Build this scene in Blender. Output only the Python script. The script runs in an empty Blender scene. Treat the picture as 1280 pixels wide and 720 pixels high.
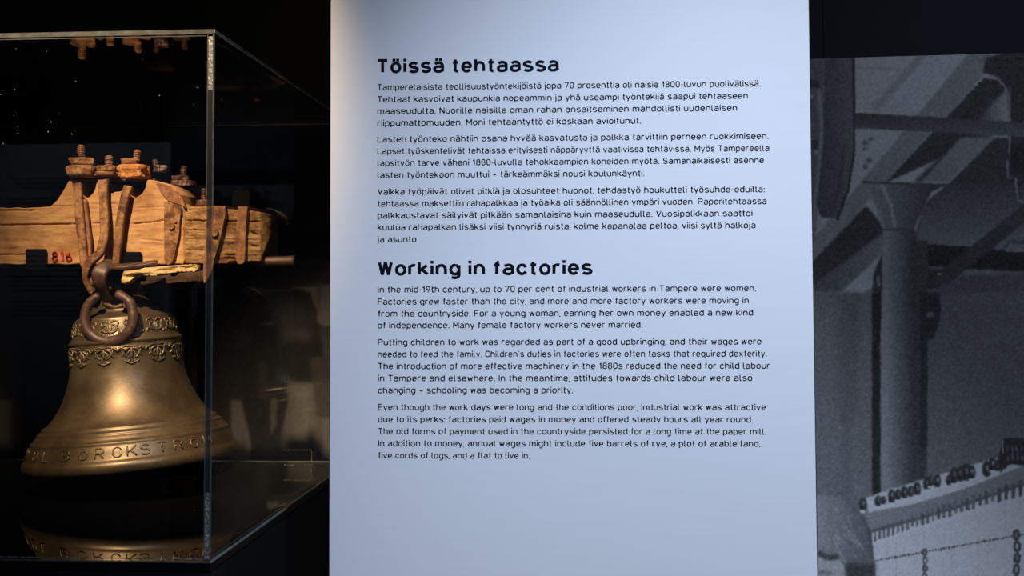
import bpy, bmesh, math, random
import numpy as np
from mathutils import Vector, Matrix, noise
random.seed(4); RNG = np.random.default_rng(4)
C = bpy.context.scene.collection
SC = bpy.context.scene

# ------------------------------------------------------------------ camera
F = 1490.0; CX, CY = 640.0, 293.0
YAW, PITCH, ROLL = math.radians(4.03), math.radians(2.57), -0.004
EYE = Vector((0, 0, 1.5))
fwd = Vector((-math.sin(YAW)*math.cos(PITCH), math.cos(YAW)*math.cos(PITCH), math.sin(PITCH)))
r0 = fwd.cross(Vector((0, 0, 1))).normalized(); u0 = r0.cross(fwd)
rgt = math.cos(ROLL)*r0 + math.sin(ROLL)*u0
upv = math.cos(ROLL)*u0 - math.sin(ROLL)*r0
cam = bpy.data.cameras.new('camera'); camo = bpy.data.objects.new('camera', cam); C.objects.link(camo)
cam.sensor_width = 36; cam.lens = F/1280*36; cam.shift_y = -(360-CY)/1280; cam.clip_start = .02
camo.matrix_world = Matrix.Translation(EYE) @ Matrix((rgt, upv, -fwd)).transposed().to_4x4()
SC.camera = camo

def ray(x, y): return (fwd + rgt*((x-CX)/F) - upv*((y-CY)/F))
def P(x, y, Y):                    # the point at picture position x, y and depth Y (used for measuring)
    d = ray(x, y); return EYE + d*(Y/d.y)
def PL(x, y, o, n):                # the same on a plane
    d = ray(x, y); return EYE + d*((o-EYE).dot(n)/d.dot(n))

# ------------------------------------------------------------------ world, lights, exposure
w = bpy.data.worlds.new('world'); SC.world = w; w.use_nodes = True
w.node_tree.nodes['Background'].inputs[0].default_value = (.35, .45, .8, 1)
w.node_tree.nodes['Background'].inputs[1].default_value = .0015
SC.view_settings.view_transform = 'Standard'; SC.view_settings.look = 'None'
SC.cycles.transparent_max_bounces = 48; SC.cycles.max_bounces = 16; SC.cycles.glossy_bounces = 8
SC.view_settings.exposure = 0; SC.view_settings.gamma = 1

def spot(name, loc, target, power, col, size, blend, radius):
    l = bpy.data.lights.new(name, 'SPOT'); l.energy = power; l.color = col
    l.spot_size = math.radians(size); l.spot_blend = blend; l.shadow_soft_size = radius
    o = bpy.data.objects.new(name, l); C.objects.link(o); o.location = loc
    o.rotation_euler = (Vector(target)-Vector(loc)).to_track_quat('-Z', 'Y').to_euler()
    return o
WARM = (1, .74, .47); COOL = (.64, .76, 1.0)
spot('bell_spotlight', (-.84, .60, 2.82), (-.62, 2.05, 1.46), 425, WARM, 29.5, 1, .03)
spot('panel_spotlight', (.52, -.15, 2.95), (.14, 1.6, 1.26), 318, COOL, 44, 1, .05)
spot('mural_spotlight', (1.7, .6, 3.1), (.95, 2.75, 1.42), 72, COOL, 60, 1, .08)
spot('far_panel_spotlight', (-1.75, .1, 2.7), (-1.75, -1.1, 1.8), 14, COOL, 45, .7, .05)

# ------------------------------------------------------------------ materials
def mat(name): 
    m = bpy.data.materials.new(name); m.use_nodes = True
    nt = m.node_tree; return m, nt, nt.nodes, nt.nodes['Principled BSDF']
def simple(name, col, rough=.5, metal=0, spec=.5):
    m, nt, N, b = mat(name)
    b.inputs['Base Color'].default_value = (*col, 1); b.inputs['Roughness'].default_value = rough
    b.inputs['Metallic'].default_value = metal; b.inputs['Specular IOR Level'].default_value = spec
    return m
def textured(name, cols, scale=(1, 1, 1), nscale=30, rough=(.5, .8), metal=0, bump=.3, bdist=.002, spec=.5, detail=8, pos=(.3, .7), fine=220, coord='Object', rotated=None):
    m, nt, N, b = mat(name)
    tc = N.new('ShaderNodeTexCoord'); mp = N.new('ShaderNodeMapping'); mp.inputs['Scale'].default_value = scale
    if rotated: mp.inputs['Rotation'].default_value = rotated
    nt.links.new(tc.outputs[coord], mp.inputs[0])
    n1 = N.new('ShaderNodeTexNoise'); n1.inputs['Scale'].default_value = nscale; n1.inputs['Detail'].default_value = detail; n1.inputs['Roughness'].default_value = .65
    n2 = N.new('ShaderNodeTexNoise'); n2.inputs['Scale'].default_value = fine; n2.inputs['Detail'].default_value = 6
    for n in (n1, n2): nt.links.new(mp.outputs[0], n.inputs['Vector'])
    mx = N.new('ShaderNodeMath'); mx.operation = 'MULTIPLY_ADD'; mx.inputs[1].default_value = .3
    nt.links.new(n2.outputs[0], mx.inputs[0])
    m2 = N.new('ShaderNodeMath'); m2.operation = 'MULTIPLY'; m2.inputs[1].default_value = .7
    nt.links.new(n1.outputs[0], m2.inputs[0]); nt.links.new(m2.outputs[0], mx.inputs[2])
    cr = N.new('ShaderNodeValToRGB'); els = cr.color_ramp.elements
    els[0].position, els[1].position = pos
    els[0].color = (*cols[0], 1); els[1].color = (*cols[-1], 1)
    for i, c in enumerate(cols[1:-1]):
        e = els.new(pos[0]+(pos[1]-pos[0])*(i+1)/(len(cols)-1)); e.color = (*c, 1)
    nt.links.new(mx.outputs[0], cr.inputs[0]); nt.links.new(cr.outputs[0], b.inputs['Base Color'])
    mr = N.new('ShaderNodeMapRange'); mr.inputs['To Min'].default_value, mr.inputs['To Max'].default_value = rough
    mr.inputs['From Min'].default_value = .3; mr.inputs['From Max'].default_value = .7
    nt.links.new(n1.outputs[0], mr.inputs[0]); nt.links.new(mr.outputs[0], b.inputs['Roughness'])
    bp = N.new('ShaderNodeBump'); bp.inputs['Strength'].default_value = bump; bp.inputs['Distance'].default_value = bdist
    nt.links.new(mx.outputs[0], bp.inputs['Height']); nt.links.new(bp.outputs[0], b.inputs['Normal'])
    b.inputs['Metallic'].default_value = metal; b.inputs['Specular IOR Level'].default_value = spec
    return m
def glass(name, tint=(.97, .985, .98), rough=0.0, gain=1.0):
    m = bpy.data.materials.new(name); m.use_nodes = True; nt = m.node_tree; N = nt.nodes; N.clear()
    out = N.new('ShaderNodeOutputMaterial'); mx = N.new('ShaderNodeMixShader')
    tr = N.new('ShaderNodeBsdfTransparent'); tr.inputs[0].default_value = (*tint, 1)
    gl = N.new('ShaderNodeBsdfGlossy'); gl.inputs['Roughness'].default_value = rough
    geo = N.new('ShaderNodeNewGeometry'); fr = N.new('ShaderNodeFresnel')
    mi = N.new('ShaderNodeMapRange'); mi.inputs['To Min'].default_value = 1.47; mi.inputs['To Max'].default_value = 1/1.47
    nt.links.new(geo.outputs['Backfacing'], mi.inputs[0]); nt.links.new(mi.outputs[0], fr.inputs['IOR'])
    g = N.new('ShaderNodeMath'); g.operation = 'MULTIPLY'; g.inputs[1].default_value = gain; g.use_clamp = True
    nt.links.new(fr.outputs[0], g.inputs[0])
    nt.links.new(g.outputs[0], mx.inputs[0]); nt.links.new(tr.outputs[0], mx.inputs[1]); nt.links.new(gl.outputs[0], mx.inputs[2])
    nt.links.new(mx.outputs[0], out.inputs[0]); return m

M = {}
M['wall'] = textured('dark_blue_wall_paint', [(.024, .026, .032), (.03, .032, .038)], nscale=6, bump=.05, rough=(.8, .9), spec=.1)
M['floor'] = textured('dark_grey_floor', [(.02, .02, .022), (.035, .035, .038)], nscale=4, rough=(.4, .6))
M['black'] = simple('black_lacquer', (.004, .004, .005), .45, spec=.3)
M['blackfloor'] = simple('polished_black_case_floor', (.003, .003, .0035), .02, spec=.4)
M['blacksteel'] = simple('black_painted_steel', (.003, .003, .0035), .7, spec=.03)
M['glass'] = glass('clear_case_glass')
M['acrylic'] = glass('clear_acrylic', (.96, .97, .97), .05, .5)
M['seam'] = textured('ground_glass_edge', [(.06, .07, .07), (.15, .155, .15)], nscale=60, rough=(.15, .4), bump=.5, fine=400, spec=.8)
def veil(m, f):
    nt = m.node_tree; N = nt.nodes; out = [n for n in N if n.type == 'OUTPUT_MATERIAL'][0]
    mx = N.new('ShaderNodeMixShader'); tr = N.new('ShaderNodeBsdfTransparent'); mx.inputs[0].default_value = f
    nt.links.new(N['Principled BSDF'].outputs[0], mx.inputs[1]); nt.links.new(tr.outputs[0], mx.inputs[2]); nt.links.new(mx.outputs[0], out.inputs[0])
veil(M['seam'], .68)
M['seamdark'] = simple('grey_ground_edge', (.02, .024, .028), .3); veil(M['seamdark'], .5)
M['seamrough'] = textured('bubbled_glue_edge', [(.03, .03, .03), (.10, .10, .095), (.6, .56, .5)], nscale=330, rough=(.1, .4), bump=1, fine=700, spec=1, pos=(.35, .68))
M['panel'] = textured('brushed_pale_aluminium', [(.66, .665, .68), (.72, .725, .735)], scale=(.12, 1, 6), nscale=60, rough=(.42, .6), bump=.10, bdist=.0004, spec=.35, fine=500, pos=(.2, .8))
M['ink'] = simple('black_print', (.003, .0035, .010), .7, spec=.08)
M['red'] = simple('red_marker_paint', (.62, .02, .012), .6)
M['wood'] = textured('weathered_oak', [(.10, .048, .022), (.42, .205, .085), (.52, .29, .125)], scale=(1, 1, 6), nscale=22, rough=(.65, .85), bump=.8, bdist=.0013, spec=.2, fine=200, pos=(.30, .60))
M['woodold'] = textured('rotten_end_wood', [(.055, .025, .011), (.29, .15, .065), (.44, .27, .13)], scale=(1, 1, 4), nscale=24, rough=(.7, .9), bump=1, bdist=.003, spec=.1, fine=200, pos=(.36, .64))
M['splinter'] = textured('broken_pale_wood', [(.13, .06, .02), (.50, .31, .13), (.66, .46, .24)], scale=(1, 1, 2), nscale=50, rough=(.7, .9), bump=1, bdist=.004, spec=.1, pos=(.33, .6))
M['ruststrap'] = textured('dusty_rusted_iron', [(.045, .016, .008), (.215, .092, .038), (.38, .19, .08)], nscale=55, rough=(.6, .8), bump=.8, bdist=.0018, spec=.25, pos=(.3, .62))
M['rust'] = textured('red_brown_rust', [(.055, .018, .010), (.22, .085, .035), (.36, .17, .07)], nscale=70, rough=(.55, .8), bump=1, bdist=.002, spec=.3, pos=(.3, .66))
M['rustflake'] = textured('flaking_orange_rust', [(.08, .02, .008), (.40, .14, .04), (.52, .26, .09)], nscale=120, rough=(.6, .8), bump=1, bdist=.004, spec=.25, pos=(.34, .62))
M['iron'] = textured('worn_dark_iron', [(.018, .010, .009), (.078, .032, .023), (.14, .07, .05)], nscale=70, rough=(.42, .62), metal=.25, bump=.7, bdist=.0018, spec=.6, pos=(.3, .68))
M['bronze'] = textured('patinated_bell_bronze', [(.085, .042, .022), (.15, .10, .053), (.21, .16, .092)], nscale=11, rough=(.33, .50), metal=.66, bump=.2, bdist=.0008, spec=.9, fine=300, pos=(.3, .68))
M['bronzedark'] = textured('grimy_cast_bronze', [(.035, .023, .014), (.19, .135, .075), (.34, .26, .155)], nscale=110, rough=(.35, .6), metal=.65, bump=.8, bdist=.0012, spec=.5, pos=(.34, .66))
M['shadedwood'] = textured('shade_darkened_wood', [(.012, .008, .006), (.05, .028, .018), (.09, .05, .03)], nscale=30, rough=(.7, .9), bump=.8, spec=.1)  # shade beneath the overhanging board, put into the wood colour
M['dust'] = simple('grey_dust', (.22, .22, .23), .9)

def stain(m, scale, lo, hi, dark):
    nt = m.node_tree; N = nt.nodes; b = N['Principled BSDF']; src = b.inputs['Base Color'].links[0].from_socket
    tc = N.new('ShaderNodeTexCoord'); n = N.new('ShaderNodeTexNoise'); n.inputs['Scale'].default_value = scale; n.inputs['Detail'].default_value = 9; n.inputs['Roughness'].default_value = .7
    nt.links.new(tc.outputs['Object'], n.inputs['Vector'])
    mr = N.new('ShaderNodeMapRange'); mr.inputs['From Min'].default_value = lo; mr.inputs['From Max'].default_value = hi
    mx = N.new('ShaderNodeMix'); mx.data_type = 'RGBA'; mx.blend_type = 'MULTIPLY'; mx.inputs[7].default_value = (*dark, 1)
    nt.links.new(n.outputs[0], mr.inputs[0]); nt.links.new(mr.outputs[0], mx.inputs[0]); nt.links.new(src, mx.inputs[6]); nt.links.new(mx.outputs[2], b.inputs['Base Color'])
stain(M['wood'], 13, .48, .70, (.50, .38, .32)); stain(M['woodold'], 22, .45, .62, (.38, .28, .24)); stain(M['ruststrap'], 34, .46, .62, (.35, .25, .22))
stain(M['bronze'], 10, .45, .68, (.80, .62, .52))
# ------------------------------------------------------------------ mesh helpers
def obj(name, me, m=None, parent=None, kind=None, smooth=False):
    if isinstance(me, bmesh.types.BMesh):
        b = me; me = bpy.data.meshes.new(name)
        bmesh.ops.recalc_face_normals(b, faces=b.faces); b.to_mesh(me); b.free()
    o = bpy.data.objects.new(name, me); C.objects.link(o)
    if m and not me.materials: me.materials.append(m)
    if parent:
        o.parent = parent; o.matrix_parent_inverse = Matrix.Translation(-parent.location) if parent.parent is None and parent.type == 'EMPTY' else Matrix.Identity(4)
    if kind: o['kind'] = kind
    if smooth: me.polygons.foreach_set('use_smooth', [True]*len(me.polygons))
    return o
def thing(name, label, cat, loc=(0, 0, 0), group=None):
    o = bpy.data.objects.new(name, None); C.objects.link(o); o.location = loc; o.empty_display_size = .05
    o['label'] = label; o['category'] = cat
    if group: o['group'] = group
    return o
def tag(o, label, cat, group=None):
    o['label'] = label; o['category'] = cat
    if group: o['group'] = group
def box(b, x0, x1, y0, y1, z0, z1, bev=0):
    vs = [b.verts.new((x, y, z)) for x in (x0, x1) for y in (y0, y1) for z in (z0, z1)]
    fs = [b.faces.new([vs[i] for i in f]) for f in ((0, 1, 3, 2), (4, 6, 7, 5), (0, 4, 5, 1), (2, 3, 7, 6), (0, 2, 6, 4), (1, 5, 7, 3))]
    if bev:
        es = list({e for f in fs for e in f.edges}); bmesh.ops.bevel(b, geom=es, offset=bev, segments=2, affect='EDGES')
def frames(pts):
    T = []
    for i in range(len(pts)):
        a = pts[max(0, i-1)]; c = pts[min(len(pts)-1, i+1)]; T.append((c-a).normalized())
    ref = Vector((0, 1, 0)) if abs(T[0].y) < .9 else Vector((1, 0, 0))
    out = []
    n = (ref - T[0]*ref.dot(T[0])).normalized()
    for t in T:
        n = (n - t*n.dot(t)).normalized(); out.append((t, n, t.cross(n)))
    return out
def spline(pts, n=6):
    pts = [Vector(p) for p in pts]; out = []
    for i in range(len(pts)-1):
        p0 = pts[max(0, i-1)]; p1 = pts[i]; p2 = pts[i+1]; p3 = pts[min(len(pts)-1, i+2)]
        for k in range(n):
            t = k/n
            out.append(.5*((2*p1)+(p2-p0)*t+(2*p0-5*p1+4*p2-p3)*t*t+(3*p1-p0-3*p2+p3)*t**3))
    out.append(pts[-1]); return out
def tube(b, pts, rad, seg=12, rough=0, nsc=60, prof=None, closed=False):
    """sweep: prof = list of unit 2-D points (n: across view depth, b) scaled by rad (number, list or (rn, rb) list)"""
    pts = [Vector(p) for p in pts]; fr = frames(pts); rings = []
    if prof is None: prof = [(math.cos(2*math.pi*k/seg), math.sin(2*math.pi*k/seg)) for k in range(seg)]
    for i, (p, (t, n, s)) in enumerate(zip(pts, fr)):
        r = rad[i] if isinstance(rad, list) else rad
        rn, rb = r if isinstance(r, tuple) else (r, r)
        ring = []
        for a, c in prof:
            q = p+n*(a*rn)+s*(c*rb)
            if rough: q = q + (n*a+s*c)*(rough*noise.noise(q*nsc))
            ring.append(b.verts.new(q))
        rings.append(ring)
    m = len(prof)
    for i in range(len(rings)-1):
        for k in range(m): b.faces.new((rings[i][k], rings[i][(k+1) % m], rings[i+1][(k+1) % m], rings[i+1][k]))
    if closed:
        for k in range(m): b.faces.new((rings[-1][k], rings[-1][(k+1) % m], rings[0][(k+1) % m], rings[0][k]))
    else:
        b.faces.new(rings[0]); b.faces.new(rings[-1][::-1])
def bar_prof(k=.82, n=3):
    out = []
    for i in range(8*n):
        a = 2*math.pi*i/(8*n); c, s = math.cos(a), math.sin(a)
        q = (abs(c)**6+abs(s)**6)**(-1/6); out.append((c*q, s*q))
    return out
BAR = bar_prof()
def lathe(b, prof, seg=96, mat4=None):
    rings = []
    for r, z in prof:
        rings.append([b.verts.new((r*math.cos(2*math.pi*k/seg), r*math.sin(2*math.pi*k/seg), z)) for k in range(seg)])
    for i in range(len(rings)-1):
        for k in range(seg): b.faces.new((rings[i][k], rings[i][(k+1) % seg], rings[i+1][(k+1) % seg], rings[i+1][k]))
    return rings
def extrude_poly(b, pts, d0, d1, bev=0):
    """pts: list of Vector at front; extrude along Y by d0..d1"""
    f = [b.verts.new(p+Vector((0, d0, 0))) for p in pts]; k = [b.verts.new(p+Vector((0, d1, 0))) for p in pts]; n = len(pts)
    b.faces.new(f); b.faces.new(k[::-1])
    for i in range(n): b.faces.new((f[i], k[i], k[(i+1) % n], f[(i+1) % n]))

# ------------------------------------------------------------------ stroke lettering (narrow engineering sans)
def arc(cx, cy, rx, ry, a0, a1, n=8):
    return [(cx+rx*math.cos(math.radians(a0+(a1-a0)*i/n)), cy+ry*math.sin(math.radians(a0+(a1-a0)*i/n))) for i in range(n+1)]
def glyphs(W=3.3, ry=1.65, X=5.0, H=7.0, D=-2.0, bold=False):
    """centre-line strokes; returns char -> (strokes, advance)"""
    r = W/2; G = {}
    SB = 1.25 if not bold else 1.55   # side bearing incl. half stroke
    def bowl(x=0, X=X): return arc(x+r, X-ry, r, ry, 0, 180)+arc(x+r, ry, r, ry, 180, 360)+[(x+W, X-ry)]
    def add(c, st, w): G[c] = (st, w)
    o = [bowl()]
    dots = lambda w, h: [[(w*.5-1.0, h), (w*.5-.98, h)], [(w*.5+1.0, h), (w*.5+1.02, h)]]
    add('o', o, W); add('ö', o+dots(W, X+1.8), W)
    sh = 1.5 if not bold else 1.7
    a = [arc(r, X-sh, r, sh, 150, 0)+[(W, 0)],
         [(W, X*.56), (r*.95, X*.56)]+arc(r*.85, X*.28, r*.85, X*.28, 90, 270)[0:]+[(r, 0)]+arc(r*.9, 1.3, r*1.1, 1.3, 270, 350)]
    add('a', a, W); add('ä', a+dots(W, X+1.8), W)
    add('b', [[(0, H), (0, 0)], bowl()], W); add('d', [[(W, H), (W, 0)], bowl()], W)
    add('p', [[(0, X), (0, D)], bowl()], W); add('q', [[(W, X), (W, D)], bowl()], W)
    add('g', [bowl(), [(W, X), (W, 0)]+arc(r, -.7, r, 1.4, 0, -140)], W)
    add('c', [arc(r, X-ry, r, ry, 25, 180)+arc(r, ry, r, ry, 180, 335)], W*.93)
    add('e', [[(0, X*.5), (W, X*.5), (W, X-ry)]+arc(r, X-ry, r, ry, 0, 180)+arc(r, ry, r, ry, 180, 325)], W)
    add('n', [[(0, X), (0, 0)], arc(r, X-ry, r, ry, 180, 0)+[(W, 0)]], W)
    w2 = W*.84; r2 = w2/2
    add('m', [[(0, X), (0, 0)], arc(r2, X-1.5, r2, 1.5, 180, 0)+[(w2, 0)], arc(w2+r2, X-1.5, r2, 1.5, 180, 0)+[(2*w2, 0)]], 2*w2)
    add('h', [[(0, H), (0, 0)], arc(r, X-ry, r, ry, 180, 0)+[(W, 0)]], W)
    add('u', [[(0, X), (0, ry)]+arc(r, ry, r, ry, 180, 360), [(W, X), (W, 0)]], W)
    add('r', [[(0, X), (0, 0)], arc(r*.9, X-1.6, r*.9, 1.6, 180, 60)], W*.62)
    add('i', [[(0, X), (0, 0)], [(0, H), (0, H+.02)]], 0); 
    add('j', [[(.3, X), (.3, -.9)]+arc(-.6, -.9, .9, 1.0, 0, -80), [(.3, H), (.3, H+.02)]], .5)
    add('l', [[(0, H), (0, 1.2)]+arc(1.1, 1.1, 1.1, 1.1, 180, 280, 5)], 1.0)
    add('t', [[(.9, X+1.7), (.9, 1.2)]+arc(2.0, 1.1, 1.1, 1.1, 180, 280, 5), [(0, X), (2.3, X)]], 2.1)
    add('f', [[(.9, 0), (.9, H-1.2)]+arc(2.0, H-1.1, 1.1, 1.1, 180, 90, 5), [(0, X), (2.2, X)]], 2.0)
    if bold:
        add('t', [[(1.3, X+1.8), (1.3, 1.3)]+arc(2.6, 1.2, 1.3, 1.2, 180, 275, 5), [(0, X), (3.0, X)]], 2.8)
        add('f', [[(1.3, 0), (1.3, H-1.3)]+arc(2.6, H-1.2, 1.3, 1.2, 180, 95, 5), [(0, X), (2.9, X)]], 2.7)
    add('k', [[(0, H), (0, 0)], [(W*.92, X), (0, 1.9)], [(W*.34, 2.8), (W, 0)]], W*.95)
    s = [arc(r*.98, X-1.28, r*.9, 1.28, 25, 180, 7)+arc(r*.9, X-1.28, r*.85, 1.22, 180, 262, 4)+arc(r*1.0, 1.28, r*.95, 1.25, 82, 0, 4)+arc(r*.95, 1.28, r, 1.28, 0, -155, 7)]
    add('s', s, W*.93)
    add('v', [[(0, X), (r, 0), (W, X)]], W); add('y', [[(0, X), (r*1.02, 0)], [(W, X), (r*.72, D)]], W)
    add('w', [[(0, X), (1.15, 0), (2.45, X), (3.75, 0), (4.9, X)]], 4.9)
    add('x', [[(0, X), (W, 0)], [(W, X), (0, 0)]], W); add('z', [[(0, X), (W, X), (0, 0), (W, 0)]], W)
    V = W*1.17; rv = V/2
    add('T', [[(0, H), (V, H)], [(rv, H), (rv, 0)]], V); add('L', [[(0, H), (0, 0), (V*.85, 0)]], V*.85)
    add('N', [[(0, 0), (0, H), (V, 0), (V, H)]], V); add('M', [[(0, 0), (0, H), (V*.6, 2.2), (V*1.2, H), (V*1.2, 0)]], V*1.2)
    add('V', [[(0, H), (rv*1.05, 0), (V*1.05, H)]], V*1.05); add('I', [[(0, H), (0, 0)]], 0)
    add('H', [[(0, H), (0, 0)], [(V, H), (V, 0)], [(0, H*.52), (V, H*.52)]], V)
    add('U', [[(0, H), (0, rv)]+arc(rv, rv, rv, rv, 180, 360)+[(V, H)]], V)
    add('E', [[(V*.9, H), (0, H), (0, 0), (V*.9, 0)], [(0, H*.52), (V*.8, H*.52)]], V*.9)
    add('F', [[(V*.9, H), (0, H), (0, 0)], [(0, H*.5), (V*.8, H*.5)]], V*.85)
    q = H*.47
    add('P', [[(0, 0), (0, H), (V*.55, H)]+arc(V*.55, H-1.85, V*.45, 1.85, 90, -90)+[(0, H-3.7)]], V)
    add('R', [[(0, 0), (0, H), (V*.55, H)]+arc(V*.55, H-1.85, V*.45, 1.85, 90, -90)+[(0, H-3.7)], [(V*.55, H-3.7), (V, 0)]], V)
    add('B', [[(0, 0), (0, H), (V*.5, H)]+arc(V*.5, H-1.65, V*.45, 1.65, 90, -90)+[(0, H-3.3)], [(V*.5, H-3.3)]+arc(V*.52, 1.85, V*.48, 1.85, 90, -90)+[(0, 0)]], V)
    add('C', [arc(rv, H-rv, rv, rv, 20, 180)+arc(rv, rv, rv, rv, 180, 340)], V*.97)
    add('O', [arc(rv, H-rv, rv, rv, 0, 180)+arc(rv, rv, rv, rv, 180, 360)+[(V, H-rv)]], V)
    add('Ö', [arc(rv, H*.86-rv, rv, rv, 0, 180)+arc(rv, rv, rv, rv, 180, 360)+[(V, H*.86-rv)]]+dots(V, H+.8), V)
    add('S', [arc(rv, H-1.85, rv*.95, 1.85, 25, 180, 7)+arc(rv*.95, H-1.85, rv*.9, 1.7, 180, 262, 4)+arc(rv, 1.8, rv, 1.85, 82, 0, 4)+arc(rv, 1.8, rv, 1.8, 0, -155, 7)], V)
    add('K', [[(0, H), (0, 0)], [(V, H), (0, 2.6)], [(V*.33, 3.9), (V*1.02, 0)]], V)
    add('D', [[(0, 0), (0, H), (V*.5, H)]+arc(V*.5, H-rv, V*.5, rv, 90, 0)+arc(V*.5, rv, V*.5, rv, 0, -90)+[(0, 0)]], V)
    add('W', [[(0, H), (1.5, 0), (3.1, H), (4.7, 0), (6.2, H)]], 6.2)
    add('0', [arc(r, H-r, r, r, 0, 180)+arc(r, r, r, r, 180, 360)+[(W, H-r)]], W)
    add('1', [[(0, H-1.6), (1.5, H), (1.5, 0)]], 1.9)
    add('7', [[(0, H-1), (0, H), (W, H), (W*.32, 0)]], W)
    add('8', [arc(r, H-1.65, r*.9, 1.65, 0, 360, 16), arc(r, 1.85, r, 1.85, 0, 360, 16)], W)
    add('9', [arc(r, H-r-.15, r, r+.15, 0, 360, 16), [(W, H-r-.2), (W*.98, H-2.7), (r*.9, 0)]], W)
    add('6', [arc(r, r+.15, r, r+.15, 0, 360, 16), [(0, r+.2), (W*.02, 2.7), (r*1.1, H)]], W)
    add('.', [[(.25, .05), (0.26, .05)]], .5); add(',', [[(.15, .1), (-.25, -1.2)]], 0); add(':', [[(0, 0), (.01, 0)], [(0, X*.82), (.01, X*.82)]], 0)
    add('-', [[(0, 2.9), (1.9, 2.9)]], 1.9); add('–', [[(0, 2.7), (3.4, 2.7)]], 3.4); add('´', [[(0, H-1.1), (.5, H)]], .5)
    return G, SB
def stroke_faces(verts, faces, pts, h, hy=None):
    """flat ribbon of half width h with square joints; appends 2-D verts"""
    for i in range(len(pts)-1):
        (x0, y0), (x1, y1) = pts[i], pts[i+1]; dx, dy = x1-x0, y1-y0; L = math.hypot(dx, dy)
        if L < 1e-6: continue
        dx /= L; dy /= L; 
        e0 = h if (i == 0 and L < .1) else (h*.0 if i == 0 else h*.35); e1 = h if L < .1 else (0 if i == len(pts)-2 else h*.35)
        if L < .1: e0 = e1 = h
        if i == 0 and L >= .1: e0 = h*.0
        nx, ny = -dy*h, dx*h
        k = len(verts)
        verts += [(x0-dx*e0-nx, y0-dy*e0-ny), (x1+dx*e1-nx, y1+dy*e1-ny), (x1+dx*e1+nx, y1+dy*e1+ny), (x0-dx*e0+nx, y0-dy*e0+ny)]
        faces.append((k, k+1, k+2, k+3))
def layout(text, G, SB, space=3.0, track=0):
    x = 0; out = []; last = 0
    for c in text:
        if c == ' ': x += space; continue
        st, wd = G[c]; sb = SB*(.86 if c in 'vyktfjrTV,.-´' else 1)
        x += sb+track/2; out.append((x, st)); last = x+wd; x += wd+sb+track/2
    x0 = out[0][0]
    return [(a-x0, s) for a, s in out], last-x0
def expand(pts, X, h):    # keep terminals flush: extend open ends of vertical strokes by the half weight
    return pts
def text_mesh(name, lines, G, SB, h, unit, m, parent, track=0):
    """lines: (text, x0, x1, z) in the plane x/z (metres); the width of each line is fitted to x1"""
    V = []; Fc = []
    for t, x0, x1, z in lines:
        pl, wd = layout(t, G, SB, track=track)
        sx = (x1-x0)/(wd+2*h)
        for gx, st in pl:
            for s in st:
                v2 = []; f2 = []
                stroke_faces(v2, f2, s, h)
                k = len(V)
                V += [(x0+(gx+a+h)*sx, 0, z+(c+h)*unit) for a, c in v2]; Fc += [tuple(k+i for i in f) for f in f2]
    me = bpy.data.meshes.new(name); me.from_pydata(V, [], Fc); me.update()
    # face the viewer (-Y)
    b = bmesh.new(); b.from_mesh(me)
    for f in b.faces:
        f.normal_update()
        if f.normal.y > 0: f.normal_flip()
    b.to_mesh(me); b.free(); me.materials.append(m)
    o = bpy.data.objects.new(name, me); C.objects.link(o); o.parent = parent
    return o

# ------------------------------------------------------------------ room shell
WYAW = math.radians(-3.5)
W0 = P(640, 360, 2.84); Wx = Vector((math.cos(WYAW), math.sin(WYAW), 0)); Wn = Vector((-math.sin(WYAW), math.cos(WYAW), 0))
def wall_pt(x, y, off=0): return PL(x, y, W0-Wn*off, Wn)
b = bmesh.new()
def wbox(b, s0, s1, z0, z1, d0, d1):   # along the wall: s, depth towards the room d
    o = Vector((W0.x, W0.y, 0)); vs = []
    for s in (s0, s1):
        for d in (d0, d1):
            for z in (z0, z1): vs.append(b.verts.new(o+Wx*s-Wn*d+Vector((0, 0, z))))
    for f in ((0, 1, 3, 2), (4, 6, 7, 5), (0, 4, 5, 1), (2, 3, 7, 6), (0, 2, 6, 4), (1, 5, 7, 3)): b.faces.new([vs[i] for i in f])
seam_s = (wall_pt(1029, 60)-Vector((W0.x, W0.y, 0))).dot(Wx)
wall = None
b = bmesh.new(); wbox(b, -3.2, 3.2, 0, 3.3, -.15, -.013)
wall = obj('wall_back', b, M['black']); wall['kind'] = 'structure'
edges = [-3.2, seam_s-2.4, seam_s-1.2, seam_s, seam_s+1.2, 3.2]
for i in range(5):      # wall boards with narrow open joints
    b = bmesh.new(); wbox(b, edges[i]+.0008, edges[i+1]-.0008, 0, 3.3, -.013, 0)
    o = obj('wall_board', b, M['wall'], wall)
b = bmesh.new(); box(b, -3.6, 3.6, -2.2, 3.4, -.06, 0)
o = obj('floor', b, M['floor']); o['kind'] = 'structure'
b = bmesh.new(); box(b, -3.6, 3.6, -2.2, 3.4, 3.3, 3.4)
o = obj('ceiling', b, M['black']); o['kind'] = 'structure'

PRINT_GAIN = 8.0
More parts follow.
